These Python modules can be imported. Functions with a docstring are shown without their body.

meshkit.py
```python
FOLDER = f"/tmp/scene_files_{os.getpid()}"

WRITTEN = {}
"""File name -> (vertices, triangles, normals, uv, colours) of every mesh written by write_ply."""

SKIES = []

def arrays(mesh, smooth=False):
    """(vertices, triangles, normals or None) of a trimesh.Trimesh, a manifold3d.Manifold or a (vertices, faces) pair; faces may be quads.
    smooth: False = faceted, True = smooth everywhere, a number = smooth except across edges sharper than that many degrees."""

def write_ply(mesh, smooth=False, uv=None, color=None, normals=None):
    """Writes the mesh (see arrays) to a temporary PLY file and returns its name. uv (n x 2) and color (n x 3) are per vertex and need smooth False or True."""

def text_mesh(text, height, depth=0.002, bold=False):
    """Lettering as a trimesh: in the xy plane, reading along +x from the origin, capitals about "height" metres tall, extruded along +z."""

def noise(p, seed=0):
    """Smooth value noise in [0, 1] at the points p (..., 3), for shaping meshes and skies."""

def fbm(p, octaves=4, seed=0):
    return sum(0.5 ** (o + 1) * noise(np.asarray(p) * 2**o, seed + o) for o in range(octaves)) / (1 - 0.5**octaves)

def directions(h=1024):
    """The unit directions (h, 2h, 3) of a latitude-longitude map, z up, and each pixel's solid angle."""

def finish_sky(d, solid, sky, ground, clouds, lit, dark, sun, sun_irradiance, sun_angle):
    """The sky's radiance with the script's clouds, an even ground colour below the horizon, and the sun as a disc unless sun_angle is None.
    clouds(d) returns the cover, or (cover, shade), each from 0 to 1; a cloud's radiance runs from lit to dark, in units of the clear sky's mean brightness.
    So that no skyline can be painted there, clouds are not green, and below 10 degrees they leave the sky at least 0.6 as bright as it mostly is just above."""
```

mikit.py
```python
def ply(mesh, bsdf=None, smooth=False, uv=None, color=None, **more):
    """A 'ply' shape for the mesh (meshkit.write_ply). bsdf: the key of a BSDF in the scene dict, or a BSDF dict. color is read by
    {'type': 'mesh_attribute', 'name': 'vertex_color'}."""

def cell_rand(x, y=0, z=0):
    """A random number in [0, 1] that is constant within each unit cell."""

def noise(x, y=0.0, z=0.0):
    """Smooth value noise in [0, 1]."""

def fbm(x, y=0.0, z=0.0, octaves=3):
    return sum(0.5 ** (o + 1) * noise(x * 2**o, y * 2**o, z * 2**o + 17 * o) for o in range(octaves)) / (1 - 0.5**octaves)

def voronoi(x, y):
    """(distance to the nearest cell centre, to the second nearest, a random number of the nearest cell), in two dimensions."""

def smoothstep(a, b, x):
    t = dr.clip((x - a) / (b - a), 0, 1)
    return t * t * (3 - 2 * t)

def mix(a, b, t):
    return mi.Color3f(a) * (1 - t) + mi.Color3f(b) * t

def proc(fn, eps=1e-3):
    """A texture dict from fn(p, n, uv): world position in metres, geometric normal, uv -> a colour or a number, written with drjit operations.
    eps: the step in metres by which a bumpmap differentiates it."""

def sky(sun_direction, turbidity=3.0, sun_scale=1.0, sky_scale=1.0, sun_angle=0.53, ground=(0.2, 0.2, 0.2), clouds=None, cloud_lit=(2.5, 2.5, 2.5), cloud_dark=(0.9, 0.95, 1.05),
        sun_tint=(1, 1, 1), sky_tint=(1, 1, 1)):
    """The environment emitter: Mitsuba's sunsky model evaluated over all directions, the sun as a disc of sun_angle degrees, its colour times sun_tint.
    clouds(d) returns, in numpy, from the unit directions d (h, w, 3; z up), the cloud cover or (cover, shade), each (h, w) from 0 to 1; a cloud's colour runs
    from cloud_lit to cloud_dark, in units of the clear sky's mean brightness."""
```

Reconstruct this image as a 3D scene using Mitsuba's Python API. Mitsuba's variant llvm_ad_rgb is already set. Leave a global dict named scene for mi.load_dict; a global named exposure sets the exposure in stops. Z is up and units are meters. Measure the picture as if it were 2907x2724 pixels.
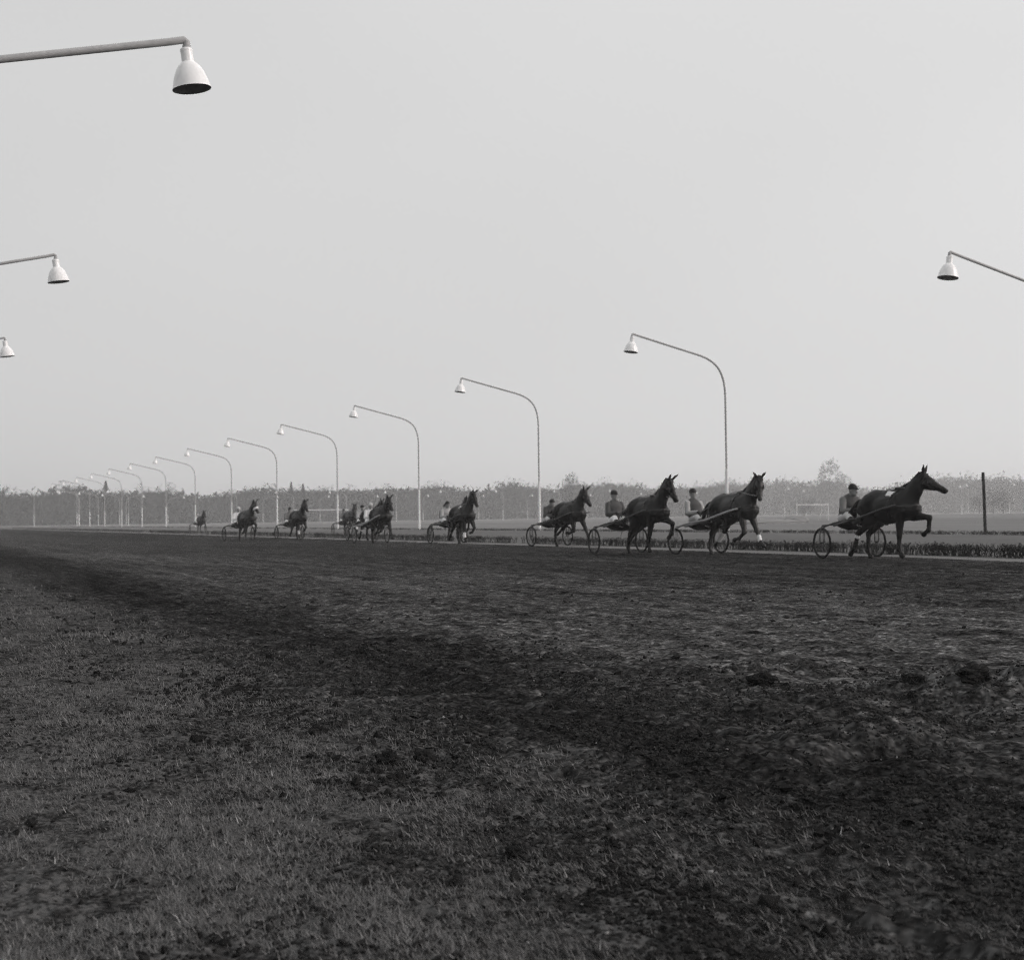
import functools
import math
import numpy as np
import trimesh
import mitsuba as mi
import drjit as dr
import mikit
import meshkit

T = mi.ScalarTransform4f
# ------------------------------------------------------------------ camera, sky, exposure
# the track runs along Y, X is across it (to the right), metres
YAW, PITCH, ROLL, EYE = 0.4232, 0.0269, -0.0130, 1.109
fw = np.array([math.sin(YAW) * math.cos(PITCH), math.cos(YAW) * math.cos(PITCH), math.sin(PITCH)])
rt0 = np.array([math.cos(YAW), -math.sin(YAW), 0.0])
up0 = np.cross(rt0, fw)
upv = -math.sin(ROLL) * rt0 + math.cos(ROLL) * up0
eye = np.array([0.0, 0.0, EYE])
scene, labels = {}, {}
scene['camera'] = {
    'type': 'thinlens', 'fov': 40.71, 'fov_axis': 'x', 'near_clip': 0.1, 'far_clip': 9000.0,
    'aperture_radius': 0.0046, 'focus_distance': 10.0,
    'to_world': T().look_at(origin=eye.tolist(), target=(eye + fw).tolist(), up=upv.tolist()),
}
sun = -0.15 * fw + 0.95 * rt0
sun = sun / np.linalg.norm(sun) * math.cos(math.radians(23)) + np.array([0, 0, math.sin(math.radians(23))])


def overcast(d):
    glow = np.clip(d @ (sun / np.linalg.norm(sun)), -1, 1)
    n = meshkit.fbm(d * np.array([2.2, 2.2, 5.0]), 3, 5)
    shade = np.clip(0.47 - 0.34 * glow + 0.22 * (n - 0.5), 0, 1)
    return np.ones(d.shape[:2]), shade


scene['sky'] = mikit.sky(sun.tolist(), turbidity=6, sun_scale=0.62, sun_angle=30, clouds=overcast, ground=(0.06, 0.06, 0.06),
                         cloud_lit=(2.5, 2.5, 2.5), cloud_dark=(1.35, 1.35, 1.35), sun_tint=(0.80, 0.97, 1.52))
exposure = 1.96
HAZE = 0.00062
scene['haze_air'] = {'type': 'homogeneous', 'albedo': {'type': 'rgb', 'value': [0.97, 0.97, 0.97]}, 'sigma_t': HAZE,
                     'phase': {'type': 'hg', 'g': 0.35}}
scene['camera']['medium'] = {'type': 'ref', 'id': 'haze_air'}
HZ0, HZ1, HXY = -2.0, 31.0, 1500.0
scene['haze'] = {'type': 'cube', 'to_world': T().translate([300, 500, (HZ0 + HZ1) / 2]).scale([HXY, HXY, (HZ1 - HZ0) / 2]),
                 'bsdf': {'type': 'null'}, 'interior': {'type': 'ref', 'id': 'haze_air'}}
labels['haze'] = {'kind': 'stuff', 'label': 'pale grey haze hanging over the whole track', 'category': 'haze'}

# ------------------------------------------------------------------ materials
N, FB, MIX, SS = mikit.noise, mikit.fbm, mikit.mix, mikit.smoothstep


def grey(v):
    return {'type': 'rgb', 'value': [v, v, v]}


def mat(name, base, rough=0.7, spec=0.3, **kw):
    b = base if isinstance(base, dict) else grey(base)
    scene[name] = {'type': 'twosided', 'bsdf': {'type': 'principled', 'base_color': b, 'roughness': rough, 'specular': spec, **kw}}
    return name


def g3(v):
    return mi.Color3f(v, v, v)


def edge_wobble(p):
    return 0.9 * (FB(p.x * 0.9 + 7, p.y * 0.45, 0.0, 3) - 0.5) + 0.5 * (N(p.x * 3.1, p.y * 2.3) - 0.5)


def pink(p, o, s0, k, ay=0.8):
    """grain with equal weight at all sizes from s0 per metre upwards"""
    t = mi.Float(0)
    for i in range(k):
        f = s0 * 2.1 ** i
        t = t + (0.45 + 0.75 * i / (k - 1)) * (N(p.x * f + o + 3.7 * i, p.y * f * ay + 1.3 * i, o + i) - 0.5)
    return t


def soil_tone(p, n, uv):
    """damp raked soil: dark near the outer edge, drier in the middle of the track, scuffed by hooves and streaked along its length"""
    x = p.x + edge_wobble(p)
    streak = FB(p.x * 3.2, p.y * 0.16, 3.0, 4)
    streak2 = FB(p.x * 11.0, p.y * 0.8, 11.0, 3)
    patch = FB(p.x * 0.30, p.y * 0.09, 5.0, 3)
    v = 0.0200 + 0.0400 * SS(3.6, 6.0, x) - 0.0230 * SS(8.0, 15.0, x)
    v = v + 0.0120 * SS(3.4, 2.0, x)
    far = SS(2.6, 4.2, x)
    d1 = SS(0.57, 0.68, FB(p.x * 4.2, p.y * 3.4, 21.0, 3))
    d2 = SS(0.58, 0.70, FB(p.x * 10.0, p.y * 8.0, 25.0, 3))
    v = v * (1.0 - far * (0.42 * d1 + 0.42 * d2 - 0.20 * d1 * d2))
    v = v * (0.12 + 0.95 * streak + 0.80 * streak2) * (0.7 + 0.6 * patch)
    v = v * dr.exp(1.35 * pink(p, 5.0, 6.0, 4, 1.0))
    speck = SS(0.80, 0.90, N(p.x * 95.0, p.y * 80.0, 9.0))
    return g3(dr.clip(v + 0.03 * speck * SS(0.5, 0.8, N(p.x * 1.3, p.y * 1.1, 3.0)), 0.004, 0.4))


def verge_tone(p, n, uv):
    return g3(dr.minimum(0.045 * dr.exp(1.35 * pink(p, 9.0, 5.0, 5, 0.9)), 0.085))


def soil_relief(p, n, uv):
    return 0.020 * N(p.x * 9.0, p.y * 9.0, 1.0) + 0.018 * N(p.x * 30.0, p.y * 30.0, 2.0) + 0.007 * N(p.x * 70.0, p.y * 70.0, 3.0)


def infield_tone(p, n, uv):
    big = FB(p.x * 0.05, p.y * 0.035, 4.0, 4)
    mid = FB(p.x * 0.6, p.y * 0.3, 8.0, 3)
    fine = FB(p.x * 6.0, p.y * 4.0, 1.0, 3)
    v = (0.072 + 0.030 * SS(44.0, 50.0, p.x)) * (0.55 + 0.42 * big + 0.3 * mid + 0.24 * fine)
    return g3(v)


def strip_tone(p, n, uv):
    v = 0.105 * (0.55 + 0.5 * FB(p.x * 3.0, p.y * 0.5, 2.0, 3) + 0.35 * FB(p.x * 30.0, p.y * 25.0, 2.0, 3))
    return g3(v)


for nm, fn in (('m_soil', soil_tone), ('m_verge', verge_tone)):
    scene[nm] = {'type': 'twosided', 'bsdf': {'type': 'bumpmap', 'arbitrary': mikit.proc(soil_relief, eps=0.004), 'scale': 1.0,
                 'bsdf': {'type': 'diffuse', 'reflectance': mikit.proc(fn)}}}
mat('m_infield', mikit.proc(infield_tone), 0.95, 0.1)
mat('m_strip', mikit.proc(strip_tone), 0.95, 0.1)
mat('m_ground', 0.08, 0.95, 0.1)


def grain(base, var, sc):
    return mikit.proc(lambda p, n, uv: g3(base * (1 - var + 2 * var * FB(p.x * sc, p.y * sc, p.z * sc, 3))))


mat('m_clod', grain(0.013, 0.6, 55.0), 0.95, 0.1)
mat('m_crumb', mikit.proc(lambda p, n, uv: g3(0.008 + 0.052 * N(p.x * 41.0, p.y * 41.0, 4.0) * N(p.x * 2.0, p.y * 1.1, 6.0))), 0.95, 0.1)
mat('m_pebble', 0.20, 0.8, 0.2)
scene['m_blade'] = {'type': 'twosided', 'bsdf': {'type': 'diffuse', 'reflectance': {'type': 'mesh_attribute', 'name': 'vertex_color'}}}
mat('m_steel', grain(0.34, 0.25, 5.0), 0.55, 0.4)
mat('m_sleeve', grain(0.68, 0.18, 4.0), 0.55, 0.4)
mat('m_enamel', grain(0.76, 0.08, 6.0), 0.28, 0.5, clearcoat=0.4, clearcoat_gloss=0.9)
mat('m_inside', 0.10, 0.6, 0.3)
mat('m_horse', grain(0.0055, 0.35, 9.0), 0.5, 0.18)
mat('m_horse_brown', grain(0.013, 0.35, 9.0), 0.45, 0.28)
mat('m_hair', 0.006, 0.6, 0.3)
mat('m_leather', 0.007, 0.5, 0.35)
mat('m_strap', 0.2, 0.6, 0.3)
mat('m_white', 0.62, 0.8, 0.2)
mat('m_cream', 0.42, 0.8, 0.2)
mat('m_skin', 0.20, 0.6, 0.3)
mat('m_jacket_dark', grain(0.07, 0.2, 20.0), 0.85, 0.15)
mat('m_jacket_mid', grain(0.15, 0.2, 20.0), 0.85, 0.15)
mat('m_jacket_pale', grain(0.34, 0.15, 20.0), 0.85, 0.15)
mat('m_cloth_black', 0.022, 0.85, 0.15)
mat('m_wood_dark', 0.035, 0.5, 0.4)
mat('m_wood_pale', grain(0.32, 0.2, 12.0), 0.5, 0.4)
mat('m_spoke', 0.10, 0.5, 0.4)
mat('m_rubber', 0.010, 0.8, 0.2)
mat('m_twig', grain(0.035, 0.4, 15.0), 0.9, 0.1)
mat('m_post', grain(0.016, 0.3, 8.0), 0.8, 0.2)
for nm, v_ in (('m_leaf', 0.016), ('m_leaf_hazed', 0.05)):  # second leaf colour is lightened to paint in part of the distance haze
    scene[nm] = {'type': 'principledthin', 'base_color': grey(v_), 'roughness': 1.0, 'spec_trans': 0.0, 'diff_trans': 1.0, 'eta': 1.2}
mat('m_apron', grain(0.010, 0.3, 8.0), 0.7, 0.2)
mat('m_bark', 0.05, 0.95, 0.1)
mat('m_sand', 0.20, 0.95, 0.1)


# ------------------------------------------------------------------ mesh helpers
def cat(ms):
    v, f, o = [], [], 0
    for m in ms:
        a, b = (m.vertices, m.faces) if hasattr(m, 'faces') else m
        v.append(np.asarray(a)), f.append(np.asarray(b) + o)
        o += len(a)
    return np.vstack(v), np.vstack(f)


def tube(pts, r, n=8, cap=True):
    p = np.asarray(pts, float)
    r = np.broadcast_to(np.asarray(r, float), (len(p),))
    t = np.gradient(p, axis=0)
    t /= np.linalg.norm(t, axis=1, keepdims=True) + 1e-12
    a = np.array([0, 0, 1.0]) if abs(t[0][2]) < 0.9 else np.array([1.0, 0, 0])
    rings = []
    u = np.cross(t[0], a)
    u /= np.linalg.norm(u)
    for i in range(len(p)):
        u = u - t[i] * (u @ t[i])
        u /= np.linalg.norm(u)
        w = np.cross(t[i], u)
        th = np.arange(n) * 2 * math.pi / n
        rings.append(p[i] + r[i] * (np.cos(th)[:, None] * u + np.sin(th)[:, None] * w))
    v = np.vstack(rings)
    f = []
    for i in range(len(p) - 1):
        for k in range(n):
            a0, a1, b0, b1 = i * n + k, i * n + (k + 1) % n, (i + 1) * n + k, (i + 1) * n + (k + 1) % n
            f += [[a0, a1, b1], [a0, b1, b0]]
    if cap:
        v = np.vstack([v, p[0], p[-1]])
        c0, c1, e = len(v) - 2, len(v) - 1, (len(p) - 1) * n
        for k in range(n):
            f += [[c0, (k + 1) % n, k], [c1, e + k, e + (k + 1) % n]]
    return v, np.array(f)


def lathe(prof, n=40):
    """prof: (r, z) pairs, closed by themselves where r = 0"""
    prof = np.asarray(prof, float)
    th = np.arange(n) * 2 * math.pi / n
    v = np.stack([prof[:, None, 0] * np.cos(th), prof[:, None, 0] * np.sin(th), np.repeat(prof[:, None, 1], n, 1)], -1).reshape(-1, 3)
    i, k = np.meshgrid(np.arange(len(prof) - 1), np.arange(n), indexing='ij')
    a0, a1, b0, b1 = i * n + k, i * n + (k + 1) % n, (i + 1) * n + k, (i + 1) * n + (k + 1) % n
    f = np.vstack([np.stack([a0, a1, b1], -1).reshape(-1, 3), np.stack([a0, b1, b0], -1).reshape(-1, 3)])
    return v, f


def boxm(lo, hi):
    m = trimesh.creation.box(bounds=[lo, hi])
    return m.vertices, m.faces


def bez(p0, p1, p2, p3, n=12):
    t = np.linspace(0, 1, n)[:, None]
    return (1 - t) ** 3 * np.array(p0) + 3 * (1 - t) ** 2 * t * np.array(p1) + 3 * (1 - t) * t * t * np.array(p2) + t ** 3 * np.array(p3)


used = {}


def numbered(name):
    k = used.get(name, -1) + 1
    used[name] = k
    return name if k == 0 else f'{name}_{k:03d}'


def put(key, shape, tw=None):
    """one entry of the scene; a taken key is numbered"""
    key = numbered(key)
    scene[key] = shape if tw is None else {**shape, 'to_world': tw}
    return key


def tag(key, label, category=None, group=None, kind=None):
    d = {'label': label} if label else {}
    if category:
        d['category'] = category
    if group:
        d['group'] = group
    if kind:
        d['kind'] = kind
    labels[key] = d


def mx(a):
    return functools.reduce(np.maximum, a)


class SDF:
    def __init__(self, lo, hi, res):
        self.lo, self.res = np.array(lo, float), res
        n = np.ceil((np.array(hi) - self.lo) / res).astype(int) + 1
        self.ax = [self.lo[i] + res * np.arange(n[i]) for i in range(3)]
        self.D = np.full(n, 0.25, np.float32)

    def add(self, a, b, ra, rb=None, k=0.04, sy=1.0):
        rb = ra if rb is None else rb
        a, b = np.array(a, float), np.array(b, float)
        R = max(ra, rb) + 0.08 + k
        sl = []
        for i in range(3):
            s_ = sy if i == 1 else 1.0
            lo, hi = min(a[i], b[i]) - R * max(s_, 1), max(a[i], b[i]) + R * max(s_, 1)
            i0, i1 = np.searchsorted(self.ax[i], [lo, hi])
            sl.append(slice(i0, max(i1, i0 + 1)))
        sl = tuple(sl)
        x, y, z = np.meshgrid(*[self.ax[i][sl[i]] for i in range(3)], indexing='ij', sparse=True)
        if x.size == 0 or y.size == 0 or z.size == 0:
            return self
        y = y / sy
        a2, b2 = a * [1, 1 / sy, 1], b * [1, 1 / sy, 1]
        ab = b2 - a2
        L = ab @ ab + 1e-12
        t = np.clip(((x - a2[0]) * ab[0] + (y - a2[1]) * ab[1] + (z - a2[2]) * ab[2]) / L, 0, 1)
        d = np.sqrt((x - a2[0] - t * ab[0]) ** 2 + (y - a2[1] - t * ab[1]) ** 2 + (z - a2[2] - t * ab[2]) ** 2) - (ra + t * (rb - ra))
        D = self.D[sl]
        h = np.clip(0.5 + 0.5 * (D - d) / k, 0, 1)
        self.D[sl] = D * (1 - h) + d * h - k * h * (1 - h)
        return self

    def grid(self):
        return np.meshgrid(*self.ax, indexing='ij', sparse=True)

    def mesh(self, D=None):
        D = self.D if D is None else D
        s = D < 0
        off = [(i, j, k) for i in (0, 1) for j in (0, 1) for k in (0, 1)]
        n = np.array(D.shape) - 1
        cnt = sum(s[i:i + n[0], j:j + n[1], k:k + n[2]].astype(np.int8) for i, j, k in off)
        ii = np.argwhere((cnt > 0) & (cnt < 8))
        if len(ii) == 0:
            return None
        idx = np.full(n, -1, np.int64)
        idx[tuple(ii.T)] = np.arange(len(ii))
        c = np.stack([D[tuple((ii + o).T)] for o in off], 1)
        acc, m = np.zeros((len(ii), 3)), np.zeros(len(ii))
        for p in range(8):
            for q in range(p + 1, 8):
                dlt = np.array(off[q]) - off[p]
                if abs(dlt).sum() != 1:
                    continue
                x = (c[:, p] < 0) != (c[:, q] < 0)
                t = c[x, p] / (c[x, p] - c[x, q])
                acc[x] += np.array(off[p]) + t[:, None] * dlt
                m[x] += 1
        v = self.lo + self.res * (ii + acc / m[:, None])
        F = []
        for ax in range(3):
            b1, b2 = (ax + 1) % 3, (ax + 2) % 3
            sl0, sl1 = [slice(None)] * 3, [slice(None)] * 3
            sl0[ax], sl1[ax] = slice(0, -1), slice(1, None)
            ch = np.argwhere(s[tuple(sl0)] != s[tuple(sl1)])
            ch = ch[(ch[:, b1] >= 1) & (ch[:, b2] >= 1) & (ch[:, b1] < n[b1]) & (ch[:, b2] < n[b2])]
            e1, e2 = np.eye(3, dtype=int)[b1], np.eye(3, dtype=int)[b2]
            q = np.stack([idx[tuple((ch - e1 - e2).T)], idx[tuple((ch - e2).T)], idx[tuple(ch.T)], idx[tuple((ch - e1).T)]], 1)
            inside = s[tuple(ch.T)]
            q = np.where(inside[:, None], q, q[:, ::-1])
            F.append(q[(q >= 0).all(1)])
        q = np.vstack(F)
        return v, np.vstack([q[:, [0, 1, 2]], q[:, [0, 2, 3]]])


# ------------------------------------------------------------------ ground: one far sheet and the finer surfaces on it
rng = np.random.default_rng(11)
XK0, XK1 = 22.55, 23.75          # pale strip at the inside edge of the track
XV = 2.25                        # edge of the grass verge


def ground_height(x, y):
    p = np.stack([x, y, 0 * x], -1)
    fb = lambda sx, sy, o, s: meshkit.fbm(p * np.array([sx, sy, 1.0]), o, s) - 0.5
    w = 0.9 * fb(0.9, 0.45, 3, 3)
    soil = np.clip((x + w - 1.6) / 0.9, 0, 1) * np.clip((XK0 - x) / 0.6, 0, 1)
    dark = soil * np.clip((5.6 - x - w) / 1.2, 0, 1)
    z = 0.05 * fb(0.5, 0.22, 3, 21)
    z = z + soil * (0.042 * fb(4.2, 0.22, 4, 1) + 0.022 * fb(8.0, 3.0, 3, 2) + 0.020 * fb(22.0, 17.0, 3, 51))
    z = z + dark * (0.035 * np.maximum(fb(4.5, 3.0, 4, 5), -0.05) + 0.045 * fb(18.0, 14.0, 4, 6))
    z = z + (1 - soil) * np.clip((XK0 - x) / 0.6, 0, 1) * (0.05 * fb(5.0, 4.0, 4, 8) + 0.022 * fb(20.0, 17.0, 3, 52))
    for cx, cy, a, sx, sy in ((5.85, 6.5, 0.10, 0.40, 0.55), (6.3, 6.2, 0.08, 0.30, 0.35), (5.35, 7.9, 0.07, 0.55, 0.30), (4.6, 5.6, 0.06, 0.45, 0.30), (4.9, 6.6, 0.05, 0.5, 0.3)):
        z = z + a * np.exp(-(((x - cx) / sx) ** 2 + ((y - cy) / sy) ** 2)) * (0.6 + 1.4 * (meshkit.fbm(p * 9.0, 3, 31)))
    for cx, cy, a, sx, sy in ((4.15, 5.2, -0.07, 0.40, 0.13), (5.2, 6.0, -0.05, 0.35, 0.2)):
        z = z + a * np.exp(-(((x - cx) / sx) ** 2 + ((y - cy) / sy) ** 2))
    pit = np.clip(fb(3.4, 2.6, 3, 41) - 0.06, 0, 0.2)
    z = z - soil * 0.16 * pit * pit * 4.0 + soil * 0.020 * fb(11.0, 9.0, 2, 43)
    far = np.hypot(x, y)
    return z * np.clip(1.15 - far / 90.0, 0.0, 1.0)


# radial sheet of triangles round the standpoint, finer where things are near
az = np.concatenate([np.linspace(-2.4, -0.10, 60)[:-1], np.linspace(-0.10, 0.92, 660), np.linspace(0.92, 2.9, 50)[1:]])
rad = [1.3]
while rad[-1] < 1450:
    g = 1.0072 if rad[-1] < 22 else (1.012 if rad[-1] < 60 else 1.06)
    rad.append(rad[-1] * g)
rad = np.array(rad)
AZ, RD = np.meshgrid(az, rad, indexing='ij')
GX, GY = RD * np.sin(AZ), RD * np.cos(AZ)
GZ = ground_height(GX, GY)
gv = np.stack([GX, GY, GZ], -1).reshape(-1, 3)
na, nr = GX.shape
I, J = np.meshgrid(np.arange(na - 1), np.arange(nr - 1), indexing='ij')
a0, a1, b0, b1 = I * nr + J, I * nr + J + 1, (I + 1) * nr + J, (I + 1) * nr + J + 1
gf = np.vstack([np.stack([a0, b0, b1], -1).reshape(-1, 3), np.stack([a0, b1, a1], -1).reshape(-1, 3)])
cxm = gv[gf][:, :, 0].mean(1)
cym = gv[gf][:, :, 1].mean(1)


def part_of(mask):
    f = gf[mask]
    u, inv = np.unique(f, return_inverse=True)
    return gv[u], inv.reshape(-1, 3)


YEND = 318.0
verge_m = cxm < XV
track_m = (cxm >= XV) & (cxm < XK0) & (cym < YEND)
strip_m = (cxm >= XK0) & (cxm < XK1) & (cym < YEND)
scene['grass_verge'] = mikit.ply(part_of(verge_m), 'm_verge', smooth=True)
scene['racetrack'] = mikit.ply(part_of(track_m), 'm_soil', smooth=True)
scene['sand_strip'] = mikit.ply(part_of(strip_m), 'm_strip', smooth=True)
scene['infield'] = mikit.ply(part_of(~(verge_m | track_m | strip_m)), 'm_infield', smooth=True)
scene['ground'] = mikit.ply(boxm((-3200, -2700, -1.4), (3800, 4000, -0.25)), 'm_ground')
tag('grass_verge', 'short dull grass along the outer edge of the track', kind='structure')
tag('racetrack', 'dark raked soil of the trotting track', kind='structure')
tag('sand_strip', 'pale sandy strip along the inner edge of the track', kind='structure')
tag('infield', 'flat pale grass of the infield', kind='structure')
tag('ground', 'flat land reaching to the horizon', kind='structure')


# grass blades of the verge
def blades(n, seed, xlo, xhi, ylo, yhi, size):
    r = np.random.default_rng(seed)
    y = ylo * (yhi / ylo) ** r.random(n)
    x = xlo + (xhi - xlo) * r.random(n)
    p = np.stack([x, y, 0 * x], -1)
    dens = np.clip((XV + 0.75 - x + 1.4 * (meshkit.fbm(p * np.array([0.9, 0.45, 1]), 3, 3) - 0.5)) / 1.7, 0, 1) ** 1.5
    clump = meshkit.fbm(p * np.array([3.3, 2.6, 1]), 4, 44)
    keep = r.random(n) < dens * np.clip((clump - 0.30) * 4.0, 0.03, 1)
    p, clump = p[keep], clump[keep]
    n = len(p)
    p[:, 2] = ground_height(p[:, 0], p[:, 1]) - 0.004
    L = size * (0.5 + 0.9 * r.random(n) ** 1.6) * (0.6 + 0.8 * clump)
    flow = 2.2 + 4.5 * (meshkit.fbm(p * 0.8, 2, 61) - 0.5)
    a = flow + r.normal(0, 0.9, n)
    lean = np.clip(r.normal(1.25, 0.35, n), 0.2, 1.62)
    d0 = np.stack([np.cos(a) * np.sin(lean * 0.6), np.sin(a) * np.sin(lean * 0.6), np.cos(lean * 0.6)], 1)
    d1 = np.stack([np.cos(a) * np.sin(lean * 1.3), np.sin(a) * np.sin(lean * 1.3), np.cos(lean * 1.3)], 1)
    s = np.stack([-np.sin(a + r.normal(0, .5, n)), np.cos(a), 0 * a], 1) * ((0.0020 + 0.0026 * r.random(n)) * (size / 0.06))[:, None]
    m = p + d0 * (L * 0.5)[:, None]
    tip = m + d1 * (L * 0.5)[:, None]
    v = np.stack([p - s * 1.1, p + s * 1.1, tip], 1)
    f = np.array([[0, 1, 2]])[None] + 3 * np.arange(n)[:, None, None]
    tone = (0.038 + 0.128 * r.random(n) ** 2.0 + 0.045 * clump) * np.where(r.random(n) < 0.02, 2.2, 1.0)
    c = np.repeat(tone[:, None], 3, 1)
    return v.reshape(-1, 3), f.reshape(-1, 3), np.repeat(c.reshape(-1, 1), 3, 1)


B = [blades(780000, 1, -1.0, 3.3, 2.2, 13.0, 0.034), blades(80000, 2, -0.6, 3.0, 12.0, 34.0, 0.060), blades(30000, 3, -4.5, -1.1, 1.5, 16.0, 0.045)]
bv, bf, bc, o = [], [], [], 0
for v, f, c in B:
    bv.append(v), bf.append(f + o), bc.append(c)
    o += len(v)
scene['grass'] = mikit.ply((np.vstack(bv), np.vstack(bf)), 'm_blade', color=np.vstack(bc))
tag('grass', 'thin trampled grass blades of the verge', 'grass', kind='stuff')


# crumbs of soil and pebbles
def crumbs(n, seed, f_pos, size, key, bsdf, keep_fn, label, category):
    r = np.random.default_rng(seed)
    base = trimesh.convex.convex_hull(np.array([[1, 0, 0], [-1, 0, 0], [0, 1, 0], [0, -1, 0], [0, 0, 1], [0, 0, -1.0]]))
    x, y = f_pos(r, n)
    k = r.random(n) < keep_fn(x, y)
    x, y = x[k], y[k]
    n = len(x)
    z = ground_height(x, y)
    sz = size(r, n, x, y)
    q = r.normal(size=(n, 3, 3))
    Q, _ = np.linalg.qr(q)
    sc = np.stack([1 + 0.5 * r.random(n), 1 + 0.3 * r.random(n), 0.55 + 0.4 * r.random(n)], 1)
    v = base.vertices[None] * (0.7 + 0.7 * r.random((n, len(base.vertices), 1))) * sc[:, None]
    v = np.einsum('nij,nkj->nki', Q, v) * sz[:, None, None]
    v[:, :, 2] *= 0.8
    v += np.stack([x, y, z + 0.25 * sz], 1)[:, None]
    f = base.faces[None] + len(base.vertices) * np.arange(n)[:, None, None]
    scene[key] = mikit.ply((v.reshape(-1, 3), f.reshape(-1, 3)), bsdf)
    tag(key, label, category, kind='stuff')


def wedge(r, n, y0=2.2, y1=16.0):
    y_ = y0 * (y1 / y0) ** r.random(n)
    a = r.uniform(-0.05, 0.90, n)
    return y_ * np.tan(np.minimum(a, 0.84)) * 1.0, y_


def crumb_keep(x, y):
    p = np.stack([x, y, 0 * x], -1)
    w = 1.2 * (meshkit.fbm(p * np.array([0.9, 0.45, 1]), 3, 3) - 0.5)
    band = np.exp(-(((x + w - 3.3) / 1.5) ** 2)) + 0.12 * np.exp(-(((x + w - 1.4) / 0.8) ** 2)) + 0.5 * np.exp(-(((x - 5.6) / 1.3) ** 2 + ((y - 6.6) / 1.3) ** 2))
    cl = meshkit.fbm(p * np.array([2.4, 1.4, 1]), 3, 71)
    return np.clip(band, 0, 1) * np.clip((cl - 0.30) * 3, 0.06, 1)


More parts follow.
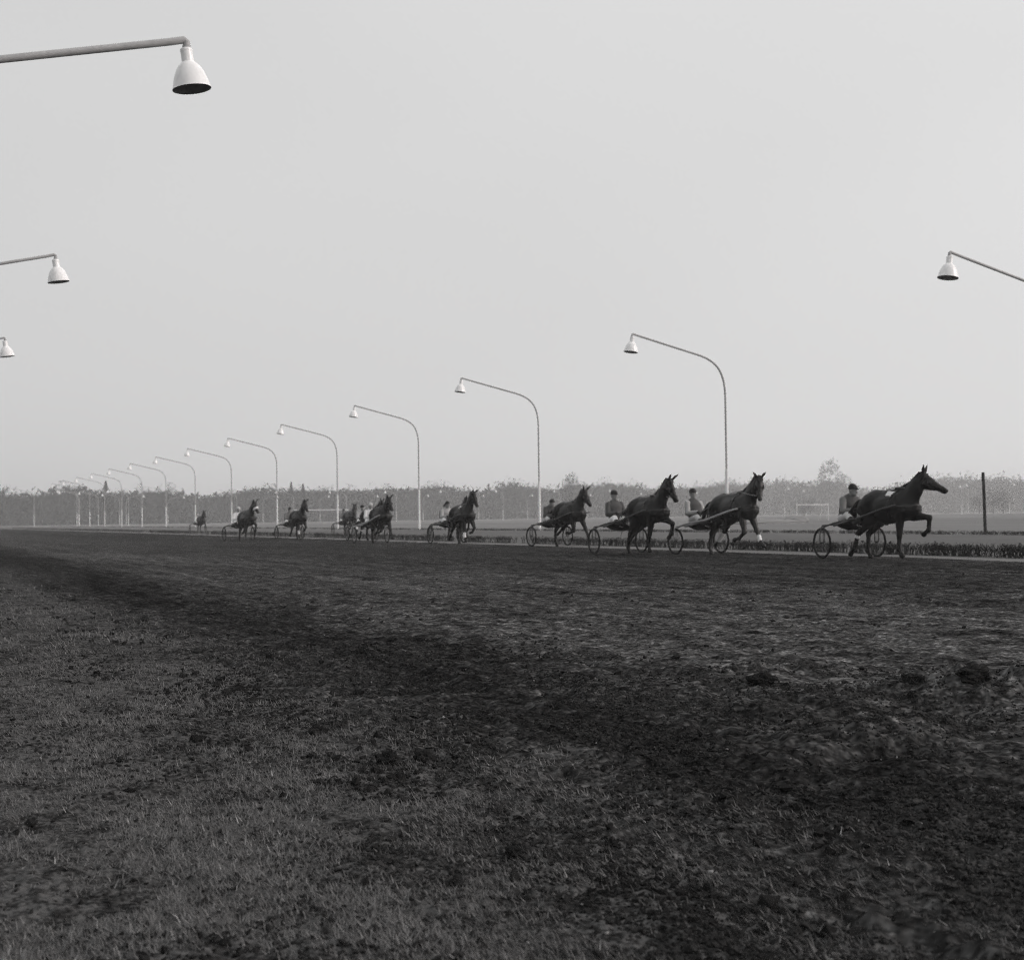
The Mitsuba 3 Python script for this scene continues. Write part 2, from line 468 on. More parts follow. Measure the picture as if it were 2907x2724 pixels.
crumbs(300000, 5, lambda r, n: wedge(r, n, 2.2, 12.0), lambda r, n, x, y: 0.0042 + 0.010 * r.random(n) ** 4.0, 'soil_crumbs', 'm_crumb', crumb_keep, 'dark crumbs of soil scattered over track edge and verge', 'soil')
crumbs(26000, 15, lambda r, n: wedge(r, n, 3.0, 26.0), lambda r, n, x, y: 0.009 + 0.024 * r.random(n) ** 3.0, 'soil_lumps', 'm_clod',
       lambda x, y: (np.exp(-((x - 1.95) / 0.45) ** 2) + np.where(x > 2.4, 0.10, 0.02)) * np.clip((meshkit.fbm(np.stack([x * 1.6, y * 0.9, 0 * x], -1), 3, 91) - 0.42) * 7, 0.02, 1),
       'loose dark lumps of soil thrown up along the edge of the verge', 'soil')
crumbs(380, 6, wedge, lambda r, n, x, y: 0.003 + 0.006 * r.random(n) ** 2, 'pebbles', 'm_pebble', lambda x, y: np.where((x > 0.2) & (x < 7), 0.8, 0.05), 'tiny pale pebbles on the dark soil', 'pebbles')


def clod(x, y, s, seed, label):
    r = np.random.default_rng(seed)
    m = trimesh.creation.icosphere(4)
    w_ = m.vertices
    v = w_ * (0.35 + 1.15 * np.abs(meshkit.fbm(w_ * 1.2 + seed * 3.1, 2, seed) - 0.12) + 0.55 * (meshkit.fbm(w_ * 4.0 + seed, 3, seed + 50) - 0.5))[:, None] * np.array([1.0 + 0.35 * r.random(), 0.9, 0.85])
    a = r.random() * 6.28
    v = v @ np.array([[math.cos(a), math.sin(a), 0], [-math.sin(a), math.cos(a), 0], [0, 0, 1]])
    z = float(ground_height(np.array([x]), np.array([y]))[0])
    k = put('soil_clod', mikit.ply((v * s + [x, y, z + 0.28 * s], m.faces), 'm_clod', smooth=25))
    tag(k, label, 'clod of soil')


clod(2.01, 6.96, 0.055, 1, 'dark clod of soil on the verge, furthest up the left half')
clod(2.03, 5.87, 0.060, 2, 'dark clod of soil left of its twin in the middle of the verge')
clod(2.22, 5.95, 0.055, 3, 'dark clod of soil right of its twin in the middle of the verge')
clod(5.78, 6.30, 0.085, 4, 'big dark pointed clod in the churned soil at the right')
clod(6.15, 6.10, 0.090, 5, 'rightmost of the big dark clods in the churned soil')
clod(5.55, 6.55, 0.075, 6, 'dark clod just behind and left of the big pointed one')
clod(5.10, 7.45, 0.070, 7, 'dark flat clod farthest back in the churned soil')
clod(1.55, 3.90, 0.030, 8, 'small dark clod lying low in the grass at the bottom')
clod(1.86, 4.15, 0.034, 9, 'dark clod below the bottom centre pair in the grass')

# ------------------------------------------------------------------ lamp posts
KL = 1.43   # size of the masts: 12.5 m high, 28.6 m apart
H, XR, XL, YR, YL, XP = 9.107, 29.81, 4.485, 33.07, 22.94, 34.62
ARM, RISE = XP - XR, 0.236
# local frame: the head at the origin, the pole at +x, z up from the ground
head = np.array([0, 0, H])
s1 = [3.35, 0, H - RISE * 3.35]
arc = bez(s1, [4.45, 0, H - RISE * 4.45], [ARM, 0, H - 1.55], [ARM, 0, H - 2.75], 14)
lamp_arm = np.vstack([[[0.0, 0, H]], np.linspace([0.3, 0, H - RISE * 0.3], s1, 6), arc[1:]])
P_arm = mikit.ply(cat([tube(np.vstack([[[-0.01, 0, H - 0.11], [-0.01, 0, H - 0.03]], lamp_arm[:1] + [[0.03, 0, 0]], lamp_arm[1:]]), 0.046, 14),
                       tube([[-0.012, 0, H - 0.16], [-0.012, 0, H - 0.09]], 0.058, 14)]), 'm_steel', smooth=40)
P_pole = mikit.ply(tube([[ARM, 0, 3.15], [ARM, 0, 4.5], [ARM, 0, H - 2.75]], [0.048, 0.047, 0.046], 14), 'm_steel', smooth=40)
P_sleeve = mikit.ply(lathe([(0, 0.1), (0.075, 0.1), (0.073, 3.05), (0.052, 3.18), (0, 3.18)], 16), 'm_sleeve', smooth=40)
tilt = trimesh.transformations.rotation_matrix(math.radians(8), [0, 1, 0])
off_sh = trimesh.transformations.translation_matrix([0, 0, H - 0.14])


def tilted(m):
    return trimesh.transform_points(trimesh.transform_points(m[0], tilt), off_sh), m[1]


neck = lathe([(0, 0.0), (0.085, 0.0), (0.10, -0.015), (0.103, -0.05), (0.097, -0.06), (0.10, -0.20), (0.104, -0.235), (0.085, -0.236)], 36)
bowl_prof = [(0.098, -0.225), (0.125, -0.245), (0.165, -0.28), (0.21, -0.345), (0.25, -0.43), (0.283, -0.53), (0.303, -0.62), (0.316, -0.665), (0.322, -0.668), (0.321, -0.676)]
bowl = lathe(bowl_prof, 48)
inner = lathe([(0.318, -0.676), (0.298, -0.62), (0.276, -0.53), (0.243, -0.43), (0.20, -0.35), (0.12, -0.26), (0.0, -0.25)], 48)
bulb = lathe([(0, -0.25), (0.05, -0.25), (0.05, -0.33), (0.085, -0.42), (0.095, -0.47), (0.07, -0.53), (0, -0.55)], 24)
P_neck, P_bowl, P_inner, P_bulb = (mikit.ply(tilted(m), b, smooth=40) for m, b in ((neck, 'm_enamel'), (bowl, 'm_enamel'), (inner, 'm_inside'), (bulb, 'm_inside')))


P_arm_thick = mikit.ply(cat([tube(np.vstack([[[-0.01, 0, H - 0.12], [-0.01, 0, H - 0.03]], lamp_arm[:1] + [[0.03, 0, 0]], lamp_arm[1:]]), 0.062, 16),
                             tube([[-0.012, 0, H - 0.16], [-0.012, 0, H - 0.09]], 0.07, 14)]), 'm_steel', smooth=40)


def lamp(x, y, ang, label, group, scale=1.0, far=False, thick=False):
    """head at (x, y); ang turns the arm's direction (from head to pole) away from +X"""
    key = numbered('street_lamp')
    tw = T().translate([x * KL, y * KL, EYE * (1 - KL)]).rotate([0, 0, 1], ang).scale([scale * KL] * 3)
    scene[key + '__arm'] = {**(P_arm_thick if thick else P_arm), 'to_world': tw}
    scene[key + '__pole'] = {**P_pole, 'to_world': tw}
    scene[key + '__pole__sleeve'] = {**P_sleeve, 'to_world': tw @ T().translate([ARM, 0, 0])}
    scene[key + '__shade'] = {**P_bowl, 'to_world': tw}
    scene[key + '__shade__neck'] = {**P_neck, 'to_world': tw}
    scene[key + '__shade__lining'] = {**P_inner, 'to_world': tw}
    if not far:
        scene[key + '__bulb'] = {**P_bulb, 'to_world': tw}
    tag(key, label, 'street lamp', group)
    return key


ORD = ['nearest', 'second', 'third', 'fourth', 'fifth', 'sixth', 'seventh', 'eighth', 'ninth', 'tenth', 'eleventh', 'twelfth', 'thirteenth', 'fourteenth', 'fifteenth']
right_words = ['white bell lamp on an arm cut by the right edge of the picture', 'tall gooseneck lamp post rising behind the second horse from the right',
               'gooseneck lamp post standing just left of the horse with upright ears behind the third one', 'gooseneck lamp post between the two groups in mid field, third whole pole from the right']
for i in range(14):
    lab = right_words[i] if i < 4 else f'gooseneck lamp post, {ORD[i]} from the right in the row curving left into the haze'
    lamp(XR, YR + 20 * i, [0.0, 0.6, -0.8, 1.1, -0.5, 0.9, -1.2][i % 7], lab, 'gooseneck lamps along the inner side of the track')
for i, lab in enumerate(['large white bell lamp on a thick arm at the top left', 'white bell lamp at the left edge, middle one of three', 'small white bell lamp cut by the left edge, lowest of three']):
    lamp(XL, YL + 20 * i, 180, lab, 'bell lamps reaching in from the left', thick=i == 0)
NEARP = [(78, 359, 8), (95, 366, 2), (110, 366, -40), (126, 366, -70), (141, 362, -85), (158, 362, -90), (178, 365, -95), (196, 364, -98), (246, 344, -140), (282, 308, -150), (293, 301, -150)]
FARQ = [(83, 433, 175), (113, 434, 150), (130, 434, 110), (147, 435, 95), (163, 430, 90), (186, 437, 88), (205, 438, 86), (228, 438, 80), (239, 421, 70), (253, 407, 60), (280, 383, 45), (296, 326, 20)]
BEND = [(25, 331, 5), (44, 367, 10), (53, 391, 15), (48, 345, 0), (67, 410, 175), (38, 356, 10), (36, 341, 5)]
PLACE = ['far left', 'left', 'left', 'centre left', 'centre left', 'centre', 'centre', 'centre', 'centre right', 'right', 'far right', 'far right']
for i, (x, y, a) in enumerate(NEARP):
    lamp(x, y, a, f'tiny distant lamp on the far bend, upper row, {ORD[i]} from the left', 'distant lamps of the far bend, upper row'.replace('nearest', 'first'), far=True)
for i, (x, y, a) in enumerate(FARQ):
    lamp(x, y, a, f'tiny distant lamp on the far bend, lower row, {ORD[i]} from the left', 'distant lamps of the far bend, lower row', far=True)
for i, (x, y, a) in enumerate(BEND):
    lamp(x, y, a, f'tiny distant lamp clustered at the left end of the bend, {ORD[i]} of the cluster', 'distant lamps clustered at the left end', far=True)
for k in labels:
    if k.startswith('street_lamp'):
        labels[k]['label'] = labels[k]['label'].replace('nearest from the left', 'first from the left').replace('nearest of the cluster', 'first of the cluster')


# ------------------------------------------------------------------ hedges and post
def hedge(x0, x1, y0, y1, h, n_st, n_tw, seed, key, label, dense):
    r = np.random.default_rng(seed)
    y = y0 * (y1 / y0) ** r.random(n_st)
    gap = meshkit.fbm(np.stack([y * 0.9, 0 * y, 0 * y], 1), 3, seed)
    ok = r.random(n_st) < np.clip((gap - 0.30) * 5 + (0.6 if dense else 0.5), 0.1, 1)
    y = y[ok]
    x = r.uniform(x0, x1, len(y))
    V, F, o = [], [], 0

    def tri_tubes(p, q, ra, rb):
        nonlocal o
        d = q - p
        d /= np.linalg.norm(d, axis=1, keepdims=True)
        u = np.cross(d, [0.3, 1, 0.2])
        u /= np.linalg.norm(u, axis=1, keepdims=True)
        w = np.cross(d, u)
        vs = []
        for base, rr in ((p, ra), (q, rb)):
            for t in (0, 2.094, 4.189):
                vs.append(base + rr[:, None] * (math.cos(t) * u + math.sin(t) * w))
        v = np.stack(vs, 1)
        f = np.array([[0, 1, 4], [0, 4, 3], [1, 2, 5], [1, 5, 4], [2, 0, 3], [2, 3, 5]])[None] + 6 * np.arange(len(p))[:, None, None] + o
        V.append(v.reshape(-1, 3)), F.append(f.reshape(-1, 3))
        o += 6 * len(p)
    n = len(y)
    base = np.stack([x, y, np.full(n, -0.02)], 1)
    hh = h * (0.80 + 0.20 * r.random(n))
    mid = base + np.stack([r.normal(0, .03, n), r.normal(0, .05, n), hh * 0.45], 1)
    tri_tubes(base, mid, np.full(n, 0.011), np.full(n, 0.009))
    for _ in range(n_tw):
        tip = mid + np.stack([r.normal(0, .07, n), r.normal(0, .10, n), hh * r.uniform(0.3, 0.6, n)], 1)
        tri_tubes(mid + 0, tip, np.full(n, 0.007), np.full(n, 0.004))
    scene[key] = mikit.ply((np.vstack(V), np.vstack(F)), 'm_twig')
    # shrivelled leaves and low growth
    m = n * (9 if dense else 3)
    i = r.integers(0, n, m)
    c = base[i] + np.stack([r.normal(0, .07, m), r.normal(0, .09, m), h * np.clip(r.beta(0.9, 0.9, m), 0.02, 1)], 1)
    s = 0.012 + 0.016 * r.random(m)
    a = r.normal(size=(m, 3, 3)) * s[:, None, None]
    scene[key + '__leaves'] = mikit.ply(((c[:, None] + a).reshape(-1, 3), np.arange(3 * m).reshape(-1, 3)), 'm_twig')
    tag(key, label, 'hedge')
    labels[key + '__leaves'] = {'kind': 'stuff'}


hedge(24.0, 24.4, 14, 320, 0.34, 5600, 3, 3, 'hedge', 'low bare hedge of dark stems right behind the pale strip', False)
hedge(46.3, 46.9, 30, 460, 0.20, 4200, 3, 4, 'hedge_001', 'thin low dark hedge at the foot of the lamp posts', True)
used['hedge'] = 1

PX_, PY_ = 52.0, 55.5
post = tube([[0, 0, -0.4], [0.012, 0.0, 1.5], [0.0, 0, 3.10]], [0.085, 0.082, 0.078], 12)
scene['marker_post'] = {**mikit.ply(cat([post, lathe([(0, 3.13), (0.06, 3.12), (0.08, 3.095)], 12)]), 'm_post', smooth=40),
                        'to_world': T().translate([PX_, PY_, 0]).rotate([0, 1, 0], -1.2)}
tag('marker_post', 'plain black post standing alone at the right', 'post')


# ------------------------------------------------------------------ football goals, sand heap
def goal(x, y, ang, label):
    key = numbered('football_goal')
    tw = T().translate([x, y, 0]).rotate([0, 0, 1], ang)
    for s in (-3.66, 3.66):
        put(key + '__goal_post', mikit.ply(tube([[s, 0, -0.3], [s, 0, 2.44]], 0.075, 10), 'm_white', smooth=40), tw)
        put(key + '__stay', mikit.ply(tube([[s, 0, 2.40], [s * 0.97, 0.8, 2.30], [s * 0.95, 1.9, -0.2]], 0.035, 8), 'm_white', smooth=40), tw)
    scene[key + '__crossbar'] = {**mikit.ply(tube([[-3.74, 0, 2.44], [3.74, 0, 2.44]], 0.07, 10), 'm_white', smooth=40), 'to_world': tw}
    tag(key, label, 'football goal', 'football goals on the infield')


goal(132.5, 179.0, 12, 'white football goal on the infield between the two leading horses')
goal(54.8, 186.5, -10, 'white football goal on the infield far to the left, behind the rearmost drivers')


def heap(x, y, sx, sy, h, label):
    m = trimesh.creation.icosphere(4)
    v = m.vertices * np.array([sx, sy, h]) * (0.75 + 0.5 * meshkit.fbm(m.vertices * 2.5 + x, 3, 9))[:, None]
    a = -YAW
    v = v @ np.array([[math.cos(a), math.sin(a), 0], [-math.sin(a), math.cos(a), 0], [0, 0, 1]])
    k = put('sand_heap', mikit.ply((v + [x, y, 0], m.faces), 'm_sand', smooth=True))
    tag(k, label, 'sand heap')


heap(90.5, 131.0, 4.4, 1.3, 0.50, 'long low pale sand heap on the infield behind the second horse')
heap(101.0, 140.0, 1.7, 1.2, 0.85, 'short pale sand heap on the infield just left of the goal')


# ------------------------------------------------------------------ trees
def crown_mesh(r, c, rx, rz, n, leaf, shape, thin=0.42):
    u = r.normal(size=(n, 3))
    u /= np.linalg.norm(u, axis=1, keepdims=True)
    rr = r.random(n) ** 0.45
    if shape == 'conifer':
        t = r.random(n) ** 0.8
        a = r.random(n) * 6.283
        w = rx * (1 - t) * np.sqrt(r.random(n)) * (0.75 + 0.25 * np.sin(t * 40))
        p = np.stack([np.cos(a) * w, np.sin(a) * w, (t - 0.5) * 2 * rz], 1)
    else:
        p = u * rr[:, None] * np.array([rx, rx, rz])
        nz = meshkit.fbm(p / rx * 1.7 + c * 0.37, 3, 77)
        keep = nz > thin
        p = p[keep] * (0.7 + 0.7 * nz[keep])[:, None]
    n = len(p)
    tri = r.normal(size=(n, 3, 3)) * leaf
    out = p / np.array([rx, rx, rz]) + np.array([0, 0, 0.35]) + 0.25 * r.normal(size=(n, 3))
    out /= np.linalg.norm(out, axis=1, keepdims=True)
    return (p[:, None] + tri + c).reshape(-1, 3), np.arange(3 * n).reshape(-1, 3), np.repeat(out, 3, 0)


def leafy(v, f, n, m_):
    path = meshkit.write_ply((v, f), False, normals=n)
    return {'type': 'ply', 'filename': path, 'face_normals': False, 'bsdf': {'type': 'ref', 'id': m_}}


def tree(az_, d, h, w, shape, label, group, seed, n=700):
    r = np.random.default_rng(seed)
    x, y = d * math.sin(az_), d * math.cos(az_)
    key = numbered('tree')
    scene[key + '__trunk'] = mikit.ply(tube([[x, y, -0.5], [x + .1, y, h * 0.4], [x, y + .1, h * 0.85]], [0.28, 0.2, 0.06], 7), 'm_bark')
    c0 = np.array([x, y, h * (0.56 if shape == 'conifer' else 0.60)])
    scene[key + '__crown'] = leafy(*crown_mesh(r, c0, w, h * (0.46 if shape == 'conifer' else 0.42), n * 2, 0.16 * max(1, h / 12), shape), 'm_leaf' if d < 800 else 'm_leaf_hazed')
    tag(key, label, 'tree', group)


def az_of(px):
    return YAW + math.atan((px - 994) / 2679.0)


def wood(key, px0, px1, d0, d1, h0, h1, n, seed, label, m_='m_leaf'):
    r = np.random.default_rng(seed)
    V, F, NN, o = [], [], [], 0
    for i in range(n):
        t = (i + r.random()) / n
        px = px0 + (px1 - px0) * t
        d = (d0 + (d1 - d0) * t) * (1 + 0.07 * r.random())
        a = az_of(px)
        h = (h0 + (h1 - h0) * t) * (0.66 + 0.36 * meshkit.noise(np.array([px * 0.014, seed, 0.0])) + 0.14 * meshkit.noise(np.array([px * 0.06, seed, 5.0])) + 0.09 * r.normal())
        h *= 1 - 0.24 * math.exp(-((px - 378) / 42.0) ** 2)
        c = np.array([d * math.sin(a), d * math.cos(a), h * 0.52])
        sh = 'conifer' if r.random() < 0.04 else 'round'
        v, f, nn = crown_mesh(r, c, (2.6 + 2.6 * r.random()) * d / 520, h * (0.52 if sh == 'conifer' else 0.50), 370, 0.22 * d / 450, sh, 0.30)
        V.append(v), F.append(f + o), NN.append(nn)
        o += len(v)
        m = 400
        b = np.stack([c[0] + r.normal(0, 6.5, m), c[1] + r.normal(0, 6.5, m), h * 0.86 * r.random(m) ** 0.9], 1)
        tri = (b[:, None] + r.normal(size=(m, 3, 3)) * 0.85).reshape(-1, 3)
        V.append(tri), F.append(np.arange(3 * m).reshape(-1, 3) + o)
        nb_ = b - [c[0], c[1], h * 0.2] + r.normal(0, 1.5, (m, 3))
        NN.append(np.repeat(nb_ / np.linalg.norm(nb_, axis=1, keepdims=True), 3, 0))
        o += len(tri)
    scene[key] = leafy(np.vstack(V), np.vstack(F), np.vstack(NN), m_)
    tag(key, label, 'wood', kind='stuff')


wood('wood', -420, 760, 700, 760, 20.4, 19.6, 300, 21, 'dark hazy wood along the horizon at the left')
wood('wood_001', 740, 1420, 760, 900, 20.0, 22.5, 165, 22, 'hazy wood along the horizon in the middle')
wood('wood_002', 1400, 2500, 1040, 1120, 25.5, 26.5, 190, 23, 'pale distant wood along the horizon at the right', 'm_leaf_hazed')
G = 'trees standing out of the far wood'
tree(az_of(205), 663, 19.6, 7.5, 'conifer', 'pointed dark conifer at the far left behind the cluster of distant lamps', G, 1, 900)
tree(az_of(323), 677, 19.7, 5.6, 'round', 'dark bushy tree at the left end of the gap in the far wood', G, 2, 900)
tree(az_of(565), 691, 19.3, 5.2, 'conifer', 'slim pointed conifer, taller of the pair above the fourth last horse', G, 3, 700)
tree(az_of(588), 691, 18.5, 5.2, 'conifer', 'slim pointed conifer, shorter of the pair above the fourth last horse', G, 4, 700)
tree(az_of(1108), 761, 24.7, 5.0, 'round', 'rounded tree topping the wood just left of the fifth horse', G, 5, 900)
tree(az_of(1612), 1000, 37.0, 8.8, 'round', 'tall broad tree at the right, highest of the whole tree line', G, 6, 1500)
tree(az_of(1640), 990, 27.0, 7.0, 'round', 'lower tree beside the highest tree at the right', G, 7, 900)
tree(az_of(1900), 640, 8.4, 3.9, 'round', 'small dark tree left of the black post', G, 8, 700)
tree(az_of(1927), 640, 9.9, 4.5, 'round', 'small dark tree just right of the black post', G, 9, 800)
tree(az_of(1946), 640, 9.3, 4.2, 'round', 'small dark tree, rightmost of three by the black post', G, 10, 700)
tree(az_of(1560), 560, 7.0, 5.0, 'round', 'dark bush on the far field above the right hand goal', G, 11, 700)


# ------------------------------------------------------------------ horses
def seg(p, ang, L):
    a = math.radians(ang)
    return p + np.array([math.sin(a) * L, 0, -math.cos(a) * L])


FORE = (0.45, 0.30, 0.13)
HIND = (0.37, 0.46, 0.385, 0.13)


def horse(legs, poll=(1.02, 0.0, 2.02), head_pitch=48, head_yaw=0, res=0.0205, sock=(), seed=0, tail_lift=0.25, noseband=False, lean=0.0):
    """legs: LF, RF, LH, RH -> angles of the bones from straight down, forwards positive; returns named meshes, heading +x, hooves on z = 0"""
    S = SDF((-1.35, -0.50, -0.02), (1.75, 0.50, 2.60), res)
    z0 = 0.0
    chains = {}
    for k, y in (('LF', 0.155), ('RF', -0.155), ('LH', 0.145), ('RH', -0.145)):
        a = legs[k]
        if k[1] == 'F':
            pts = [np.array([0.44 + 0.10 * math.sin(math.radians(a[0])), y, 0.95])]
            for ang, L in zip(a, FORE):
                pts.append(seg(pts[-1], ang, L))
        else:
            pts = [np.array([-0.60, y, 1.18])]
            for ang, L in zip(a, HIND):
                pts.append(seg(pts[-1], ang, L))
        pts.append(seg(pts[-1], a[-1] * 0.75, 0.075))
        chains[k] = pts
    z0 = 0.012 - min(p[-1][2] for p in chains.values())
    up = np.array([0, 0, z0])
    for c in chains.values():
        c[:] = [p + up for p in c]

    def A(a, b, ra, rb=None, k=0.06, sy=1.0):
        S.add(np.array(a) + up, np.array(b) + up, ra, rb, k, sy)
    # trunk
    A((0.38, 0, 1.155), (-0.05, 0, 1.12), 0.325, 0.330, 0.05, 0.94)
    A((-0.05, 0, 1.12), (-0.45, 0, 1.215), 0.325, 0.268, 0.10, 0.94)
    A((-0.45, 0, 1.26), (-0.70, 0, 1.235), 0.265, 0.215, 0.10, 0.98)
    A((0.34, 0, 1.43), (0.02, 0, 1.43), 0.125, 0.115, 0.12, 0.7)
    A((0.02, 0, 1.42), (-0.50, 0, 1.435), 0.105, 0.125, 0.10, 1.0)
    A((0.52, 0, 1.17), (0.66, 0, 1.12), 0.215, 0.150, 0.10, 1.0)
    for s in (-1, 1):
        A((0.36, s * 0.155, 1.36), (0.60, s * 0.150, 1.08), 0.125, 0.115, 0.07)
        A((-0.50, s * 0.13, 1.29), (-0.76, s * 0.115, 1.10), 0.20, 0.150, 0.08)
        A((0.62, s * 0.085, 1.10), (0.60, s * 0.09, 0.98), 0.10, 0.085, 0.06)
    # neck: base to poll, with a crest
    pl = np.array(poll)
    nb = np.array([0.50, 0, 1.30])
    mid = (nb + pl) / 2 + np.array([0.02, 0, 0.035])
    A(nb, mid, 0.250, 0.170, 0.12, 0.66)
    A(mid, pl, 0.170, 0.108, 0.10, 0.70)
    A((0.30, 0, 1.46), mid + [-0.06, 0, 0.05], 0.08, 0.07, 0.10, 0.6)
    A((0.56, 0, 1.20), mid + [0.05, 0, -0.10], 0.15, 0.085, 0.10, 0.75)
    # head
    p_, y_ = math.radians(head_pitch), math.radians(head_yaw)
    fx = np.array([math.cos(p_) * math.cos(y_), math.cos(p_) * math.sin(y_), -math.sin(p_)])
    sd = np.array([-math.sin(y_), math.cos(y_), 0])
    dn = np.cross(fx, sd) * -1
    dn = dn if dn[2] < 0 else -dn
    P = lambda u, v, w: pl + (fx * u + sd * v + dn * w) * 1.07
    A(P(0.02, 0, 0.0), P(0.20, 0, 0.035), 0.095, 0.092, 0.05)
    A(P(0.08, 0, 0.13), P(0.22, 0, 0.13), 0.085, 0.080, 0.05)
    for s in (-1, 1):
        A(P(0.10, s * 0.055, 0.12), P(0.24, s * 0.045, 0.10), 0.062, 0.055, 0.03)
        A(P(0.155, s * 0.075, 0.035), P(0.175, s * 0.078, 0.04), 0.034, 0.03, 0.02)
    A(P(0.20, 0, 0.05), P(0.43, 0, 0.055), 0.088, 0.058, 0.04)
    A(P(0.24, 0, 0.12), P(0.44, 0, 0.09), 0.058, 0.046, 0.04)
    A(P(0.45, 0, 0.055), P(0.535, 0, 0.062), 0.060, 0.053, 0.03)
    A(P(0.50, 0, 0.11), P(0.54, 0, 0.105), 0.036, 0.030, 0.025)
    for s in (-1, 1):
        A(P(0.53, s * 0.032, 0.04), P(0.545, s * 0.034, 0.045), 0.026, 0.022, 0.012)
        e0, e1, e2 = P(-0.01, s * 0.055, -0.06), P(-0.050, s * 0.100, -0.15), P(-0.075, s * 0.155, -0.255)
        A(e0, e1, 0.030, 0.034, 0.02)
        A(e1, e2, 0.034, 0.010, 0.01)
    # legs
    for k, c in chains.items():
        s = 1 if c[0][1] > 0 else -1
        u = lambda a, b, ra, rb, kk=0.03: S.add(a, b, ra, rb, kk)
        if k[1] == 'F':
            u(np.array([0.56, s * 0.15, 1.10]) + up, c[0], 0.125, 0.100, 0.07)
            u(c[0], c[0] + (c[1] - c[0]) * 0.45, 0.110, 0.080, 0.05)
            u(c[0] + (c[1] - c[0]) * 0.4, c[1], 0.084, 0.060, 0.03)
            u(c[1], c[1] + (c[2] - c[1]) * 0.10, 0.058, 0.054, 0.02)
            j = 1
        else:
            u(c[0], c[1], 0.185, 0.125, 0.08)
            u(c[1] - [0.05, 0, 0], c[1] + (c[2] - c[1]) * 0.45 - [0.02, 0, 0], 0.135, 0.080, 0.06)
            u(c[1] + (c[2] - c[1]) * 0.4, c[2], 0.096, 0.060, 0.04)
            hk = c[2] - (c[3] - c[2]) * 0.14 + np.array([-0.015, 0, 0])
            u(c[1] + (c[2] - c[1]) * 0.75 - [0.03, 0, 0], hk, 0.030, 0.032, 0.02)
            u(c[2], hk, 0.052, 0.036, 0.02)
            j = 2
        u(c[j], c[j + 1], 0.050, 0.045, 0.02)
        u(c[j + 1], c[j + 1] + (c[j + 1] - c[j]) * 0.03, 0.054, 0.052, 0.02)
        u(c[j + 1], c[j + 2], 0.047, 0.043, 0.02)
        tz = c[-1] - c[j + 2]
        tz = tz / np.linalg.norm(tz)
        u(c[j + 2], c[j + 2] + tz * 0.045, 0.042, 0.056, 0.015)
        u(c[j + 2] + tz * 0.03 + [0.01, 0, 0], c[j + 2] + tz * 0.055 + [0.015, 0, 0], 0.052, 0.058, 0.015)
    body = S.mesh()
    out = {'body': body}
    # harness hugging the body
    x, y, z = S.grid()
    D = S.D
    zz = z - z0
    hs = mx([D - 0.016, np.abs(x - 0.20 - 0.04 * (zz - 1.2)) - 0.045 + 0 * y, 0.84 - zz + 0 * x + 0 * y])
    pad = mx([D - 0.034, np.abs(x - 0.20) - 0.11 + 0 * y, 1.37 - zz + 0 * x + 0 * y])
    br = mx([D - 0.016, np.abs(zz - 1.16 - 0.10 * (x - 0.5)) - 0.038 + 0 * y, 0.22 - x + 0 * y + 0 * zz, (x - 0.95) + 0 * y + 0 * zz])
    bk = mx([D - 0.016, np.abs(y) - 0.022 + 0 * x + 0 * z, 1.36 - zz + 0 * x + 0 * y, x - 0.20 + 0 * y + 0 * z, -0.86 - x + 0 * y + 0 * z])
    h1 = S.mesh(np.minimum(np.minimum(hs, pad), np.minimum(br, bk)).astype(np.float32))
    out['harness'] = h1
    U = (x - pl[0]) * fx[0] + (y - pl[1]) * fx[1] + (zz - pl[2]) * fx[2]
    W = (x - pl[0]) * dn[0] + (y - pl[1]) * dn[1] + (zz - pl[2]) * dn[2]
    near = np.maximum(np.abs(U - 0.27) - 0.36, np.abs(W - 0.05) - 0.24)
    b1_ = np.abs(U - 0.36) - 0.018
    b2_ = np.abs(U - 0.055 + 0.0 * W) - 0.017
    b3_ = np.maximum(np.abs(W - 0.085 + 0.10 * (U - 0.2)) - 0.016, np.abs(U - 0.25) - 0.22)
    b4_ = np.abs(U - 0.47 + 0 * W) - 0.012
    bl = np.maximum(np.maximum(D - 0.012, near), np.minimum(np.minimum(b1_, b2_), np.minimum(b3_, b4_)))
    out['bridle'] = S.mesh(bl.astype(np.float32))
    out['cloth'] = S.mesh(mx([D - 0.045, np.abs(x - 0.17) - 0.13 + 0 * y, np.abs(zz - 1.475 + 0.10 * (x - 0.17)) - 0.055 + 0 * y, y + 0.02 + 0 * x + 0 * z]).astype(np.float32))
    # blinkers: small cups beside the eyes
    cups = []
    for s in (-1, 1):
        c = P(0.20, s * 0.105, 0.045) + up
        m = trimesh.creation.icosphere(2, 0.055)
        v = m.vertices * np.array([1, 1, 1])
        R = np.stack([fx * 1.1, sd * 0.30, dn * 0.9], 0)
        cups.append((v @ R + c, m.faces))
    out['blinkers'] = cat(cups)
    if noseband:
        nbm = np.maximum(np.maximum(D - 0.045, near), np.abs(U - 0.33) - 0.05)
        out['noseband'] = S.mesh(nbm.astype(np.float32))
    # mane, forelock
    r = np.random.default_rng(seed)
    V, F = [], []
    crest = [np.array([0.22, 0, 1.575]), np.array([0.40, 0, 1.60])]
    top = [mid + np.array([-0.10, 0, 0.105]), pl + np.array([-0.07, 0, 0.065]), P(0.0, 0, -0.085)]
    cc = np.array(crest + top)
    tt = np.linspace(0, 1, 90)
    cv = np.stack([np.interp(tt, np.linspace(0, 1, len(cc)), cc[:, i]) for i in range(3)], 1)
